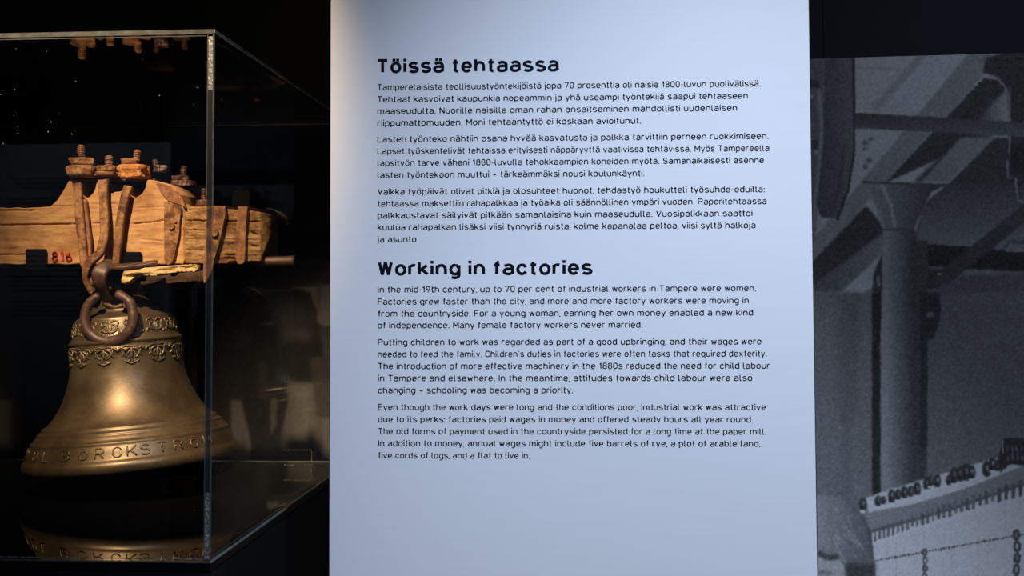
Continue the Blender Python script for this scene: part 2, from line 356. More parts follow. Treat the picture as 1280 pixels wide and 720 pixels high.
# ------------------------------------------------------------------ mural: printed photograph of a weaving hall
x0, x1, y0, y1 = 950, 1420, 55, 830
NX, NY = x1-x0, y1-y0
img = np.full((NY, NX), 50.0)
yy, xx = np.mgrid[y0:y1, x0:x1].astype(float)
def blur(a, k):
    if k <= 0: return a
    n = int(k*2)+1; ker = np.exp(-.5*(np.arange(-n, n+1)/k)**2); ker /= ker.sum()
    a = np.pad(a, ((n, n), (n, n)), mode='edge')
    a = np.apply_along_axis(lambda v: np.convolve(v, ker, 'valid'), 0, a)
    return np.apply_along_axis(lambda v: np.convolve(v, ker, 'valid'), 1, a)
def mask(poly, soft=.8):
    m = np.zeros(img.shape, bool); px, py = zip(*poly); n = len(poly); j = n-1
    lo, hi = max(0, int(min(py)-y0)-1), min(NY, int(max(py)-y0)+2)
    X_, Y_ = xx[lo:hi], yy[lo:hi]; mm = m[lo:hi]
    for i in range(n):
        c = ((py[i] > Y_) != (py[j] > Y_))
        t = (px[j]-px[i])*(Y_-py[i])/((py[j]-py[i]) if py[j] != py[i] else 1e-9)+px[i]
        mm ^= c & (X_ < t); j = i
    m = m.astype(float)
    return blur(m, soft) if soft else m
def poly(pts, v, soft=.9, g=None):
    """v: value, or g=(x or y, a, b, va, vb) linear gradient"""
    global img
    m = mask(pts, soft)
    if g:
        ax, a, c, va, vb = g; q = xx if ax == 'x' else yy
        v = va+(vb-va)*np.clip((q-a)/(c-a), 0, 1)
    img = img*(1-m)+v*m
def line(pts, w_, v, soft=.7):
    for (ax, ay), (bx_, by_) in zip(pts[:-1], pts[1:]):
        L = math.hypot(bx_-ax, by_-ay)+1e-6; nx, ny = -(by_-ay)/L*w_/2, (bx_-ax)/L*w_/2
        poly([(ax+nx, ay+ny), (bx_+nx, by_+ny), (bx_-nx, by_-ny), (ax-nx, ay-ny)], v, soft)
def blob(cx, cy, rx, ry, v, soft=1):
    poly([(cx+rx*math.cos(t*math.pi/8), cy+ry*math.sin(t*math.pi/8)) for t in range(16)], v, soft)
# sky-lit upper part and sloping girders
poly([(1060, 50), (1300, 50), (1250, 250), (1000, 420), (1000, 50)], 76)
line([(1092, 136), (1155, 66)], 10, 64, 2); line([(1103, 139), (1160, 70)], 2, 80, 1); line([(1068, 84), (1125, 86)], 2.5, 66, 1)
poly([(1147, 142), (1212, 64), (1240, 64), (1230, 94), (1180, 146), (1090, 245), (1015, 330), (1015, 300)], 58, 1)
poly([(1030, 330), (1012, 350), (1012, 300), (1062, 255), (1072, 240)], 62, 1)
poly([(1182, 146), (1230, 96), (1262, 100), (1262, 158), (1109, 227), (1108, 226)], 26, 1.2)
poly([(1222, 150), (1240, 128), (1258, 112), (1263, 158), (1150, 228), (1140, 228)], 26, 2, g=('x', 1215, 1258, 28, 66))
poly([(1200, 172), (1243, 172), (1184, 228), (1152, 226)], 56, 1.2)
poly([(1243, 172), (1300, 172), (1300, 330), (1150, 330), (1140, 300), (1160, 250), (1184, 230)], 27, 1.2)
poly([(1256, 64), (1300, 62), (1300, 200), (1262, 175), (1262, 108), (1245, 96), (1228, 90), (1232, 72)], 24, 1.5)
line([(1233, 97), (1246, 98), (1256, 108), (1261, 124), (1262, 200)], 1.8, 62); line([(1222, 104), (1240, 106), (1247, 113)], 2.5, 22)
line([(1216, 106), (1228, 98), (1228, 88)], 1.6, 78)
poly([(1184, 232), (1280, 232), (1300, 262), (1300, 325), (1143, 308), (1150, 262)], 50, 2, g=('y', 235, 310, 32, 52))
line([(1258, 200), (1260, 222), (1269, 222), (1272, 250), (1282, 254)], 2, 60); poly([(1262, 180), (1290, 180), (1290, 210), (1264, 218)], 20, 1)
# girder dark slopes left of the column
poly([(1082, 256), (1104, 282), (1104, 300), (1018, 362), (1012, 330)], 27, 1.2)
poly([(1104, 290), (1104, 314), (1050, 366), (1012, 366), (1012, 358)], 50, 1.5, g=('x', 1015, 1104, 36, 56))
poly([(1104, 312), (1104, 400), (1088, 400), (1092, 340)], 28, 1.2); line([(1097, 345), (1098, 358)], 3, 60)
# lower wall
poly([(1005, 366), (1095, 366), (1095, 660), (1005, 660)], 50, 1.5)
poly([(1050, 366), (1075, 366), (1072, 500), (1064, 530), (1048, 530), (1046, 420)], 44, 3); poly([(1052, 530), (1066, 530), (1060, 640), (1050, 640)], 46, 3)
poly([(1090, 366), (1101, 366), (1101, 640), (1090, 640)], 18, .9)
poly([(1150, 350), (1420, 350), (1420, 640), (1150, 640)], 46, 1, g=('y', 400, 620, 44, 50))
# dark beam and arm right of the column
poly([(1142, 306), (1160, 304), (1280, 314), (1420, 322), (1420, 342), (1280, 339), (1142, 332)], 18, 1)
poly([(1142, 333), (1172, 336), (1200, 342), (1174, 360), (1142, 362)], 24, 1)
poly([(1176, 345), (1300, 340), (1300, 364), (1174, 366)], 38, 1.5)
poly([(1300, 238), (1300, 262), (1218, 328), (1186, 354), (1160, 356), (1172, 340), (1208, 312)], 28, 1)
line([(1143, 364), (1172, 365)], 2.5, 40); blob(1174, 342, 2.5, 2, 62, .5); blob(1150, 354, 2, 2.5, 60, .5); blob(1145, 345, 1.5, 4, 44, .5)
line([(1255, 310), (1262, 300), (1275, 304), (1280, 300), (1290, 312)], 4, 36); line([(1258, 314), (1280, 312)], 2, 62)
# column with flared head
poly([(1128, 300), (1160, 300), (1158, 600), (1128, 600)], 30, .9)
poly([(1150, 366), (1174, 366), (1176, 395), (1166, 424), (1159, 422), (1158, 560), (1150, 560)], 22, 1); blob(1162, 393, 5, 4, 48, 1.2)
poly([(1078, 226), (1183, 230), (1164, 240), (1150, 268), (1142, 286), (1104, 286), (1098, 268), (1088, 240)], 46, 1, g=('x', 1095, 1165, 56, 30))
line([(1100, 228), (1113, 255), (1118, 284)], 4, 70, 1.2); line([(1082, 232), (1098, 260), (1104, 285)], 3, 62, 1)
line([(1078, 227), (1183, 231)], 2.5, 30)
poly([(1104, 286), (1143, 286), (1144, 560), (1143, 640), (1100, 640), (1101, 400)], 50, .9, g=('x', 1108, 1145, 62, 26))
line([(1104, 287), (1142, 285)], 2.2, 34)
# pipe
poly([(1066, 140), (1200, 148), (1420, 160), (1420, 176), (1280, 171), (1180, 165), (1066, 160)], 36, .9, g=('y', 142, 168, 30, 42))
line([(1068, 139), (1090, 137)], 2, 84)
for q in ((1081, 178, 4), (1088, 173, 3), (1080, 186, 3), (1086, 200, 4), (1081, 208, 4)): blob(q[0], q[1], q[2]*.8, q[2]*.9, 44, 1)
# big wheel rim at left edge
poly([(1000, 70), (1030, 72), (1028, 180), (1018, 300), (1000, 320)], 44, 1); line([(1023, 110), (1027, 160), (1022, 230), (1014, 300)], 5, 62, 1.5)
poly([(1012, 100), (1022, 100), (1026, 110), (1012, 108)], 26, 1); blob(1018, 180, 4, 6, 28, 1); blob(1020, 190, 3, 3, 66, .7); blob(1014, 120, 3, 2, 70, .8)
poly([(1030, 72), (1067, 71), (1066, 190), (1060, 232), (1046, 272), (1026, 272), (1020, 255), (1028, 180)], 40, .9, g=('x', 1026, 1066, 34, 45))
line([(1066.5, 72), (1067, 190), (1060, 235), (1046, 274)], 3.4, 24); line([(1055, 180), (1050, 225), (1040, 262)], 3, 30, 1.5)
# loom: white edge, reed band, fringe, cloth, chains
poly([(1082, 622), (1110, 612), (1255, 569), (1300, 556), (1420, 520), (1420, 830), (1094, 830), (1088, 660)], 92, .9)
poly([(1080, 641), (1140, 630), (1200, 612), (1268, 586), (1420, 530), (1420, 575), (1280, 602), (1200, 632), (1140, 648), (1088, 663)], 60, .8)
line([(1086, 664), (1140, 650), (1200, 632), (1280, 604), (1420, 556)], 4, 40, .8)
t = 0
while t < 1:        # fringe of drop wires
    x = 1088+t*330; y = 665-t*100-6*math.sin(t*3); line([(x, y-2), (x+.5, y+9+RNG.random()*5+t*8)], 2.6+t*4, 34+RNG.random()*18, .7); blob(x+3, y+13+t*10, 3, 1.4, 104, .8); t += .016+.02*t
for cx_, cy_, rr in ((1097, 626, 5), (1104, 625, 4), (1114, 620, 6), (1122, 618, 5), (1130, 615, 5.5), (1138, 614, 5), (1146, 611, 6), (1158, 604, 6), (1163, 601, 5), (1171, 601, 6), (1186, 600, 5), (1192, 594, 7), (1200, 592, 7), (1207, 590, 8), (1214, 590, 6), (1233, 586, 7), (1240, 580, 6), (1246, 582, 5), (1078, 630, 6)):
    blob(cx_, cy_, rr*.85, rr*1.5, 26, .8); blob(cx_+1, cy_-1.5, rr*.2, rr*.55, 52+RNG.random()*22, .6); blob(cx_-1.5, cy_+rr*.6, rr*.3, rr*.5, 20, .6)
    blob(cx_, cy_+rr*1.5, rr*.7, 1.2, 100, .7)
poly([(1253, 549), (1262, 546), (1300, 550), (1300, 584), (1262, 580), (1250, 590), (1246, 576)], 24, .9)
for cx_ in (1258, 1264, 1270, 1276, 1283): line([(cx_, 556), (cx_+2, 576)], 1.3, 56, .6)
line([(1253, 550), (1253, 566)], 1.6, 78, .5)
for q in range(8): line([(1120+q*34, 672-q*9), (1121+q*34, 830)], 1.2, 82, .8)
for q in range(60):
    x = 1093+q*3.4; y = 700.5-(q*3.4)*.178; line([(x, y), (x+2.4, y-.4)], 2.6, 42, .5)
for (cx_, cy_, s_) in ((1155, 690, 1), (1270, 668, 1.45)):
    for k in range(14):
        yq = cy_+k*10*s_; xx_ = cx_+math.sin(k)*1.0
        blob(xx_, yq, 3.4*s_, 5.2*s_, 34, .7); blob(xx_, yq, 1.3*s_, 2.6*s_, 88 if k % 2 else 60, .6)
for q in range(140):
    x, y = 1094+RNG.random()*320, 714+RNG.random()*90; blob(x, y, 2+3*RNG.random(), 1+RNG.random(), 78, 1.2)
# head in a kerchief
poly([(990, 620), (1022, 618), (1045, 620), (1066, 631), (1080, 648), (1088, 672), (1091, 720), (1096, 830), (990, 830)], 66, 1.1, g=('x', 1020, 1090, 64, 42))
for k in range(46):
    a = RNG.random(); x = 1030+a*50; y = 624+a*28+RNG.random()*70; line([(x, y), (x+5+RNG.random()*7, y+8+RNG.random()*12)], 1.2, (54 if k % 2 else 76)-a*8, .9)
poly([(990, 693), (1026, 691), (1048, 696), (1057, 712), (1064, 830), (990, 830)], 74, 1.5); line([(1086, 662), (1091, 700), (1092, 722)], 3, 34, 1.2); line([(1060, 628), (1076, 644), (1086, 664)], 2, 40, 1); line([(1022, 690), (1034, 697), (1048, 695)], 7, 28, 1.3); blob(1030, 716, 12, 3, 50, 2)
poly([(1056, 704), (1070, 698), (1093, 704), (1097, 830), (1064, 830)], 28, 2.5); line([(1062, 700), (1090, 700)], 6, 50, 3)
img += blur(RNG.normal(0, 7, img.shape), .7)+RNG.normal(0, 1.2, img.shape)
img = np.clip(img, 8, 120)

step = 1.25
xs = np.arange(x0+.5, x1-1, step); ys = np.arange(59, y1-1, step)
def sample(x, y):
    xi = np.clip((x-x0).astype(int), 0, NX-1); yi = np.clip((y-y0).astype(int), 0, NY-1); return img[yi, xi]
# the print is a rectangle on the wall: grid in wall coordinates (s, z)
ow = Vector((W0.x, W0.y, 0))
pA = wall_pt(1012, 74.4); sA = (pA-ow).dot(Wx); pB = wall_pt(1417, 60); sB = (pB-ow).dot(Wx); zT = wall_pt(1146, 70).z; zB = wall_pt(1146, 826).z
s_l = (wall_pt(955, 300)-ow).dot(Wx)
ns, nz = 372, 610
S = np.linspace(s_l, sB, ns); Z = np.linspace(zB, zT, nz)
SS, ZZ = np.meshgrid(S, Z); OFF = .0018
PX = ow.x+Wx.x*SS-Wn.x*OFF; PY = ow.y+Wx.y*SS-Wn.y*OFF; PZ = ZZ
dd = np.stack([PX-EYE.x, PY-EYE.y, PZ-EYE.z], -1)
zc = dd@np.array(fwd); ix = CX+F*(dd@np.array(rgt))/zc; iy = CY-F*(dd@np.array(upv))/zc
val = sample(ix, iy)
lin = np.where(val/255 <= .04045, val/255/12.92, ((val/255+.055)/1.055)**2.4)*7.8
lin = np.minimum(lin, .9); verts = np.stack([PX, PY, PZ], -1).reshape(-1, 3)
me = bpy.data.meshes.new('mural_print'); nv = len(verts)
ii = np.arange((nz-1)*(ns-1)); rr_, cc_ = ii//(ns-1), ii % (ns-1); base = rr_*ns+cc_
fi = np.stack([base, base+1, base+ns+1, base+ns], -1).astype(np.int32)
me.vertices.add(nv); me.vertices.foreach_set('co', verts.ravel())
me.loops.add(fi.size); me.loops.foreach_set('vertex_index', fi.ravel())
me.polygons.add(len(fi)); me.polygons.foreach_set('loop_start', np.arange(0, fi.size, 4, dtype=np.int32))
me.update(calc_edges=True); me.validate()
ca = me.color_attributes.new('print', 'FLOAT_COLOR', 'POINT')
col = np.stack([lin.ravel()*1.0, lin.ravel()*.98, lin.ravel()*.97, np.ones(nv)], -1).astype(np.float32); ca.data.foreach_set('color', col.ravel())
m_, nt, N, bs = mat('matt_photo_print'); at = N.new('ShaderNodeAttribute'); at.attribute_name = 'print'
nt.links.new(at.outputs['Color'], bs.inputs['Base Color']); bs.inputs['Roughness'].default_value = .85; bs.inputs['Specular IOR Level'].default_value = .15
mural = thing('wall_mural', 'large grey photographic mural of a weaving hall with a woman in a kerchief', 'mural', wall_pt(1146, 826, .001))
obj('mural_print', me, m_, mural)
b = bmesh.new(); wbox(b, s_l, sB, zB, zT, .0003, OFF-.0003); obj('mural_backing', b, M['wall'], mural)

# second print, on the wall behind the glass case (printed nearly black on the left, shapes only in its right part)
mural_img = img
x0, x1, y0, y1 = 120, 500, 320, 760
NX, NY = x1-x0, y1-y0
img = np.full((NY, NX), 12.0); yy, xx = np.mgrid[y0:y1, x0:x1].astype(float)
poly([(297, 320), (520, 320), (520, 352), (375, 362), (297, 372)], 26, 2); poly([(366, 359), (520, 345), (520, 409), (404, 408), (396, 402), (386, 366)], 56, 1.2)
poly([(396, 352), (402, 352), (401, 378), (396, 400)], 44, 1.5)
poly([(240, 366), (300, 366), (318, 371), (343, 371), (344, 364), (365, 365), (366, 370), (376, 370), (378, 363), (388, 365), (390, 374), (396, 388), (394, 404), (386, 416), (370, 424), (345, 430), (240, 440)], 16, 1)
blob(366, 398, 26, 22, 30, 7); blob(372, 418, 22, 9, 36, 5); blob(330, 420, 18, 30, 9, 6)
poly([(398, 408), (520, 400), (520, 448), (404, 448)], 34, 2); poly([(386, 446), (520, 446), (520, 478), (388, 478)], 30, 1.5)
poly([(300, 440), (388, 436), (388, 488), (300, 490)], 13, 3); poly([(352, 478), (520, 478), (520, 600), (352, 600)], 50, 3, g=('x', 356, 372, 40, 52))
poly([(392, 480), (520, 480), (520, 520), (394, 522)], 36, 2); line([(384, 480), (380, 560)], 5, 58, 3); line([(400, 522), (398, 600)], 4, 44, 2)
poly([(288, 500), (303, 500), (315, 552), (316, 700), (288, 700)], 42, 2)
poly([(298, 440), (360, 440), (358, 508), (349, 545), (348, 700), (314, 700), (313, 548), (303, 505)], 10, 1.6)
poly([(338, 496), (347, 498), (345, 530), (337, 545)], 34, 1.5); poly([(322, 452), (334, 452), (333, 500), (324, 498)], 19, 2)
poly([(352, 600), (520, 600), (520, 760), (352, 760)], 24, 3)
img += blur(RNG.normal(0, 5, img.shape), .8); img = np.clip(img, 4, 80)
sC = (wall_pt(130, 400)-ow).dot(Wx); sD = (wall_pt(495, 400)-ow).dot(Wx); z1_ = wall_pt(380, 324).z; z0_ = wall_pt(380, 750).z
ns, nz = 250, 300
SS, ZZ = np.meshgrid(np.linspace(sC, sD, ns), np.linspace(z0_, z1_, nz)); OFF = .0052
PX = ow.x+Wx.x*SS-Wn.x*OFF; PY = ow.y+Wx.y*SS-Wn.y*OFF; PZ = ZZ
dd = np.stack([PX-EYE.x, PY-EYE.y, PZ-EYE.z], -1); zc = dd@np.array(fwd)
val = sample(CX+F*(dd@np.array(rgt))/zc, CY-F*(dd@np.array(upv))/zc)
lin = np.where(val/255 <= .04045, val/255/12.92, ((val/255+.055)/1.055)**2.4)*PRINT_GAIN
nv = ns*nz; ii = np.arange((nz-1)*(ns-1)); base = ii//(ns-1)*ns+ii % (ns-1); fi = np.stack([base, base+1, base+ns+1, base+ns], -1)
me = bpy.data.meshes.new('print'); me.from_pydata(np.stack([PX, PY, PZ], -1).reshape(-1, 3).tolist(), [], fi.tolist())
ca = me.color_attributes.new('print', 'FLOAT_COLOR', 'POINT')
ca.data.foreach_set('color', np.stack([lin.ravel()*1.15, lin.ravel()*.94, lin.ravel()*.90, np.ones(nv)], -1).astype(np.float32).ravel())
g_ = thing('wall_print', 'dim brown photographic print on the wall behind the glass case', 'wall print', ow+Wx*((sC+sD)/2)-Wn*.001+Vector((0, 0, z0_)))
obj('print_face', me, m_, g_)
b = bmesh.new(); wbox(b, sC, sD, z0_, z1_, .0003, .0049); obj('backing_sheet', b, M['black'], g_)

# ------------------------------------------------------------------ information panel
PYAW = math.radians(1.84)
p0 = P(716, 360, 1.62); pn = Vector((-math.sin(PYAW), math.cos(PYAW), 0)); pxv = Vector((math.cos(PYAW), math.sin(PYAW), 0))
pl_ = PL(412.6, 360, p0, pn); pr_ = PL(1016.2, 360, p0, pn)
panel = thing('info_panel', 'tall pale aluminium information panel printed with black Finnish and English text', 'information panel', (pl_.x, pl_.y, 0))
panel.rotation_euler = (0, 0, PYAW)
PW = (pr_-pl_).length
def child(o): o.parent = panel; o.matrix_parent_inverse = Matrix.Identity(4); return o
b = bmesh.new(); box(b, 0, PW, 0, .003, 0, 2.3, .0007); child(obj('sheet', b, M['panel']))
b = bmesh.new(); box(b, -.0012, PW+.0016, .0035, .022, 0, 2.298); child(obj('backing_board', b, M['black']))
def loc(x, y):
    q = PL(x, y, p0, pn)-Vector((pl_.x, pl_.y, 0)); return q.dot(pxv), q.z
FI = [("Tamperelaisista teollisuustyöntekijöistä jopa 70 prosenttia oli naisia 1800-luvun puolivälissä.", 951, 113.1), ("Tehtaat kasvoivat kaupunkia nopeammin ja yhä useampi työntekijä saapui tehtaaseen", 935, 128.1), ("maaseudulta. Nuorille naisille oman rahan ansaitseminen mahdollisti uudenlaisen", 921.5, 142.9), ("riippumattomuuden. Moni tehtaantyttö ei koskaan avioitunut.", 801.5, 157.7),
 ("Lasten työnteko nähtiin osana hyvää kasvatusta ja palkka tarvittiin perheen ruokkimiseen.", 961, 178), ("Lapset työskentelivät tehtaissa erityisesti näppäryyttä vaativissa tehtävissä. Myös Tampereella", 961.7, 193), ("lapsityön tarve väheni 1880-luvulla tehokkaampien koneiden myötä. Samanaikaisesti asenne", 955, 207.8), ("lasten työntekoon muuttui – tärkeämmäksi nousi koulunkäynti.", 805.8, 222.8),
 ("Vaikka työpäivät olivat pitkiä ja olosuhteet huonot, tehdastyö houkutteli työsuhde-eduilla:", 956, 243.7), ("tehtaassa maksettiin rahapalkkaa ja työaika oli säännöllinen ympäri vuoden. Paperitehtaassa", 958.3, 258.5), ("palkkaustavat säilyivät pitkään samanlaisina kuin maaseudulla. Vuosipalkkaan saattoi", 940.6, 273.3), ("kuulua rahapalkan lisäksi viisi tynnyriä ruista, kolme kapanalaa peltoa, viisi syltä halkoja", 944.6, 288.1), ("ja asunto.", 523.2, 303.1)]
EN = [("In the mid-19th century, up to 70 per cent of industrial workers in Tampere were women.", 945.4, 365.9), ("Factories grew faster than the city, and more and more factory workers were moving in", 936, 381), ("from the countryside. For a young woman, earning her own money enabled a new kind", 941.5, 396), ("of independence. Many female factory workers never married.", 803.4, 410.6),
 ("Putting children to work was regarded as part of a good upbringing, and their wages were", 952, 431.7), ("needed to feed the family. Children´s duties in factories were often tasks that required dexterity.", 958.8, 446.7), ("The introduction of more effective machinery in the 1880s reduced the need for child labour", 962.5, 461.7), ("in Tampere and elsewhere. In the meantime, attitudes towards child labour were also", 940.4, 476.7), ("changing – schooling was becoming a priority.", 716.5, 491.7),
 ("Even though the work days were long and the conditions poor, industrial work was attractive", 957.3, 512.9), ("due to its perks: factories paid wages in money and offered steady hours all year round.", 941.4, 528), ("The old forms of payment used in the countryside persisted for a long time at the paper mill.", 957.8, 543), ("In addition to money, annual wages might include five barrels of rye, a plot of arable land,", 950.4, 558), ("five cords of logs, and a flat to live in.", 662.5, 573.1)]
G1, SB1 = glyphs(W=3.75, ry=1.9, X=5.15); SB1 = 1.02
G2, SB2 = glyphs(W=4.3, ry=2.45, X=5.2, bold=True); SB2 = 1.3
mpp = (loc(700, 300)[0]-loc(600, 300)[0])/100     # metres per picture pixel on the panel
def para(name, ls):
    out = []
    for t, xe, yb in ls:
        xl = 471.6+(yb-100)*.0024; a, z = loc(xl, yb); c, _ = loc(xe, yb); out.append((t, a, c, z))
    o = text_mesh(name, out, G1, SB1, .56, 7.9*mpp/7.92, M['ink'], panel); o.location = (0, -.0003, 0); return o
for ls in (FI[:4], FI[4:8], FI[8:], EN[:4], EN[4:9], EN[9:]): para('printed_paragraph', ls)
for t, xa, xe, yb in (("Töissä tehtaassa", 470.6, 698.6, 92.0), ("Working in factories", 472.4, 740.4, 344.8)):
    a, z = loc(xa, yb); c, _ = loc(xe, yb)
    o = text_mesh('printed_heading', [(t, a, c, z)], G2, SB2, .82, 18.3*mpp/8.5, M['ink'], panel, track=.1); o.location = (0, -.0003, 0)

# ------------------------------------------------------------------ display case and plinth
XR = P(265.2, 370, 1.5).x; XL = P(25, 360, 2.37).x; YF, YB = 1.5, 2.37
ZT = P(266, 37, 1.5).z; ZB = P(266, 703, 1.5).z; TH = .008
plinth = thing('plinth', 'black box plinth under the glass display case', 'plinth', ((XL+XR)/2, (YF+YB)/2, 0))
b = bmesh.new(); box(b, XL, XR, YF, YB, .0, ZB-.012, .002); obj('body', b, M['black'], plinth)
case = thing('display_case', 'frameless glass display case standing on a black plinth', 'display case', ((XL+XR)/2, (YF+YB)/2, ZB-.012))
b = bmesh.new(); box(b, XL, XR, YF, YB, ZB-.0119, ZB, .0005); obj('base_plate', b, M['blackfloor'], case)
e = .0004
for nm, bb in (('front_pane', (XL+TH, XR-TH, YF, YF+TH, ZB+e, ZT-TH-e)), ('back_pane', (XL+TH, XR-TH, YB-TH, YB, ZB+e, ZT-TH-e)),
               ('left_pane', (XL, XL+TH-e, YF+TH+e, YB-TH-e, ZB+e, ZT-TH-e)), ('right_pane', (XR-TH+e, XR, YF+TH+e, YB-TH-e, ZB+e, ZT-TH-e)), ('top_pane', (XL, XR, YF, YB, ZT-TH, ZT))):
    b = bmesh.new(); box(b, *bb); obj(nm, b, M['glass'], case)
M['seamside'] = textured('bright_ground_glass_edge', [(.16, .17, .165), (.34, .34, .32)], nscale=60, rough=(.2, .4), bump=.5, fine=400, spec=.8)
def seam(x0, x1, y0, y1, z0, z1, m='seam'):
    b = bmesh.new(); box(b, x0, x1, y0, y1, z0, z1); obj('edge_seam', b, M[m], case)
t = .0012
seam(XL, XR, YF-t, YF-e, ZT-.0055, ZT+.0004); seam(XL+.01, XR-.01, YF-t, YF-e, ZT-.0085, ZT-.0075)
seam(XL, XR, YF-t, YF-e, ZB-.001, ZB+.0016); seam(XL, XR, YF-t, YF-e, ZB+.0035, ZB+.0044, 'seamrough')
for zz in (ZT-.0015,): seam(XR+e, XR+t, YF, YB, zz-.0025, zz+.0018, 'seamside')
seam(XR+e, XR+t, YF, YB, ZB-.001, ZB+.0022, 'seamside'); seam(XR+e, XR+t, YF, YB, ZB+.006, ZB+.0072)
seam(XR-.0012, XR+t, YF-t, YF-.0002, ZB+.0045, ZT-.006); seam(XR-.0085, XR-.0072, YF-t, YF-.0002, ZB+.0045, ZT-.006)
seam(XR-.0070, XR-.0014, YF-.0008, YF-.0001, ZB+.089, ZT-.079, 'seamdark'); seam(XR-.0070, XR-.0014, YF-.0008, YF-.0001, ZB+.0045, ZB+.088, 'seamrough'); seam(XR-.0070, XR-.0014, YF-.0008, YF-.0001, ZT-.078, ZT-.009, 'seamrough')
seam(XL, XR, YB+e, YB+t, ZT-.0035, ZT-.001, 'seamside'); seam(XL, XR, YB+e, YB+t, ZB+.0002, ZB+.0020, 'seamside')
seam(XL-t, XL-e, YF, YB, ZT-.0022, ZT-.001); seam(XL-t, XL-e, YF, YB, ZB+.0002, ZB+.0014)
seam(XL, XL+.0022, YB+e, YB+t, ZB+.002, ZT-.003); seam(XR-.0022, XR, YB+e, YB+t, ZB+.002, ZT-.003)
b = bmesh.new()
for k in range(46):
    x = random.uniform(XR-.36, XR-.02); z = random.uniform(ZT-.16, ZT-.012) if k < 34 else random.uniform(ZB, ZT-.15); r = random.choice((.0002, .0003, .0003, .0005))
    box(b, x-r, x+r, YF-.0004, YF-.0002, z-r, z+r)
o = obj('dust_speck', b, M['dust'], case); o['kind'] = 'stuff'
# acrylic tag lying at the back edge of the case floor
c0 = P(356, 597, 2.28); 
xa = P(355, 590, 2.33).x; xb = P(390, 590, 2.33).x
plate = thing('acrylic_plate', 'small clear acrylic plate standing at the back of the case floor', 'acrylic plate', ((xa+xb)/2, 2.33, ZB))
zt_ = P(370, 578, 2.33).z
b = bmesh.new(); box(b, xa, xb, 2.33, 2.333, ZB, ZB+.03); obj('sheet', b, M['acrylic'], plate)
b = bmesh.new(); w_ = .0011
for bb in ((xa, xb, ZB+.0289, ZB+.03), (xb-w_, xb, ZB+.002, ZB+.0288), (xa, xa+.02, ZB, ZB+.001), (xb-.016, xb, ZB, ZB+.001)): box(b, bb[0], bb[1], 2.3285, 2.3297, bb[2], bb[3])
obj('bright_edge', b, M['seamrough'], plate)

# ------------------------------------------------------------------ bell
D0 = 2.05; s = D0/F
def L(x, y, d=0.0):      # picture point at the bell's depth (d = metres behind it), perspective undone for the offset
    q = P(x, y, D0); return Vector((q.x, D0+d, q.z))
axis_b = L(166.5, 575.5); TILT = math.radians(4.6)
bell = thing('bell', 'bronze church bell with leaf friezes and raised lettering round its lip', 'bell', axis_b)
RB = Matrix.Rotation(-TILT, 4, 'Y') @ Matrix.Rotation(math.radians(-1.0), 4, 'X')
bell.matrix_world = Matrix.Translation(axis_b) @ RB
def bch(name, bm, m, parent=None, smooth=True, kind=None):
    if isinstance(bm, bmesh.types.BMesh):
        me = bpy.data.meshes.new(name); bmesh.ops.recalc_face_normals(bm, faces=bm.faces); bm.to_mesh(me); bm.free()
        me.materials.append(m)
        if smooth: me.polygons.foreach_set('use_smooth', [True]*len(me.polygons))
    else: me = bm
    o = bpy.data.objects.new(name, me); C.objects.link(o); o.parent = parent or bell
    if kind: o['kind'] = kind
    return o
prof_px = [(112, 4), (124, -1), (129, -2), (131.5, 0), (132.5, 4), (132, 9), (130, 12), (128, 13.5), (127, 15), (125, 22), (122, 29), (120.5, 31.5), (121, 33), (119.5, 34.5), (117.5, 35),
           (116, 38), (113, 41.5), (112, 42.5), (112.3, 44), (110.5, 45.5), (108.5, 45.8), (107, 48), (106.5, 49.2), (106.2, 50.4), (104.6, 51), (100, 53.5),
           (94, 60), (88.5, 67), (82.5, 77), (77.5, 88), (73.5, 100), (70.5, 112), (68.7, 124), (68, 134), (68, 141), (69.2, 142), (68.4, 143), (67.8, 147), (67.6, 149), (68.6, 150),
           (69.6, 152), (68.4, 154.5), (66.4, 155.5), (65.8, 158), (65.4, 159), (64.4, 160), (63.6, 166), (62.4, 172), (61, 177), (60.4, 179), (60, 181), (58, 183), (53, 185.5), (46, 188), (43, 190), (42.6, 192),
           (41, 193.5), (38.5, 194.5), (37.8, 197), (35, 198.5), (33.8, 202), (31, 204), (29, 206.5), (20, 209), (8, 210), (.5, 210)]
b = bmesh.new(); outer = [(r*s, h*s) for r, h in prof_px]
inner = [(.5*s, 203*s), (20*s, 201*s), (50*s, 180*s), (58*s, 160*s), (62*s, 130*s), (70*s, 100*s), (84*s, 66*s), (97*s, 40*s), (108*s, 12*s)]
lathe(b, inner+outer, 128)
bch('bell_body', b, M['bronze'])
def on_bell(ang, h, lift=0):      # ang measured from the side facing the viewer; h in picture pixels up the axis
    hs = [p[1] for p in prof_px[4:]]; rs = [p[0] for p in prof_px[4:]]
    r = np.interp(h, hs, rs)*s+lift; return Vector((r*math.sin(ang), -r*math.cos(ang), h*s))
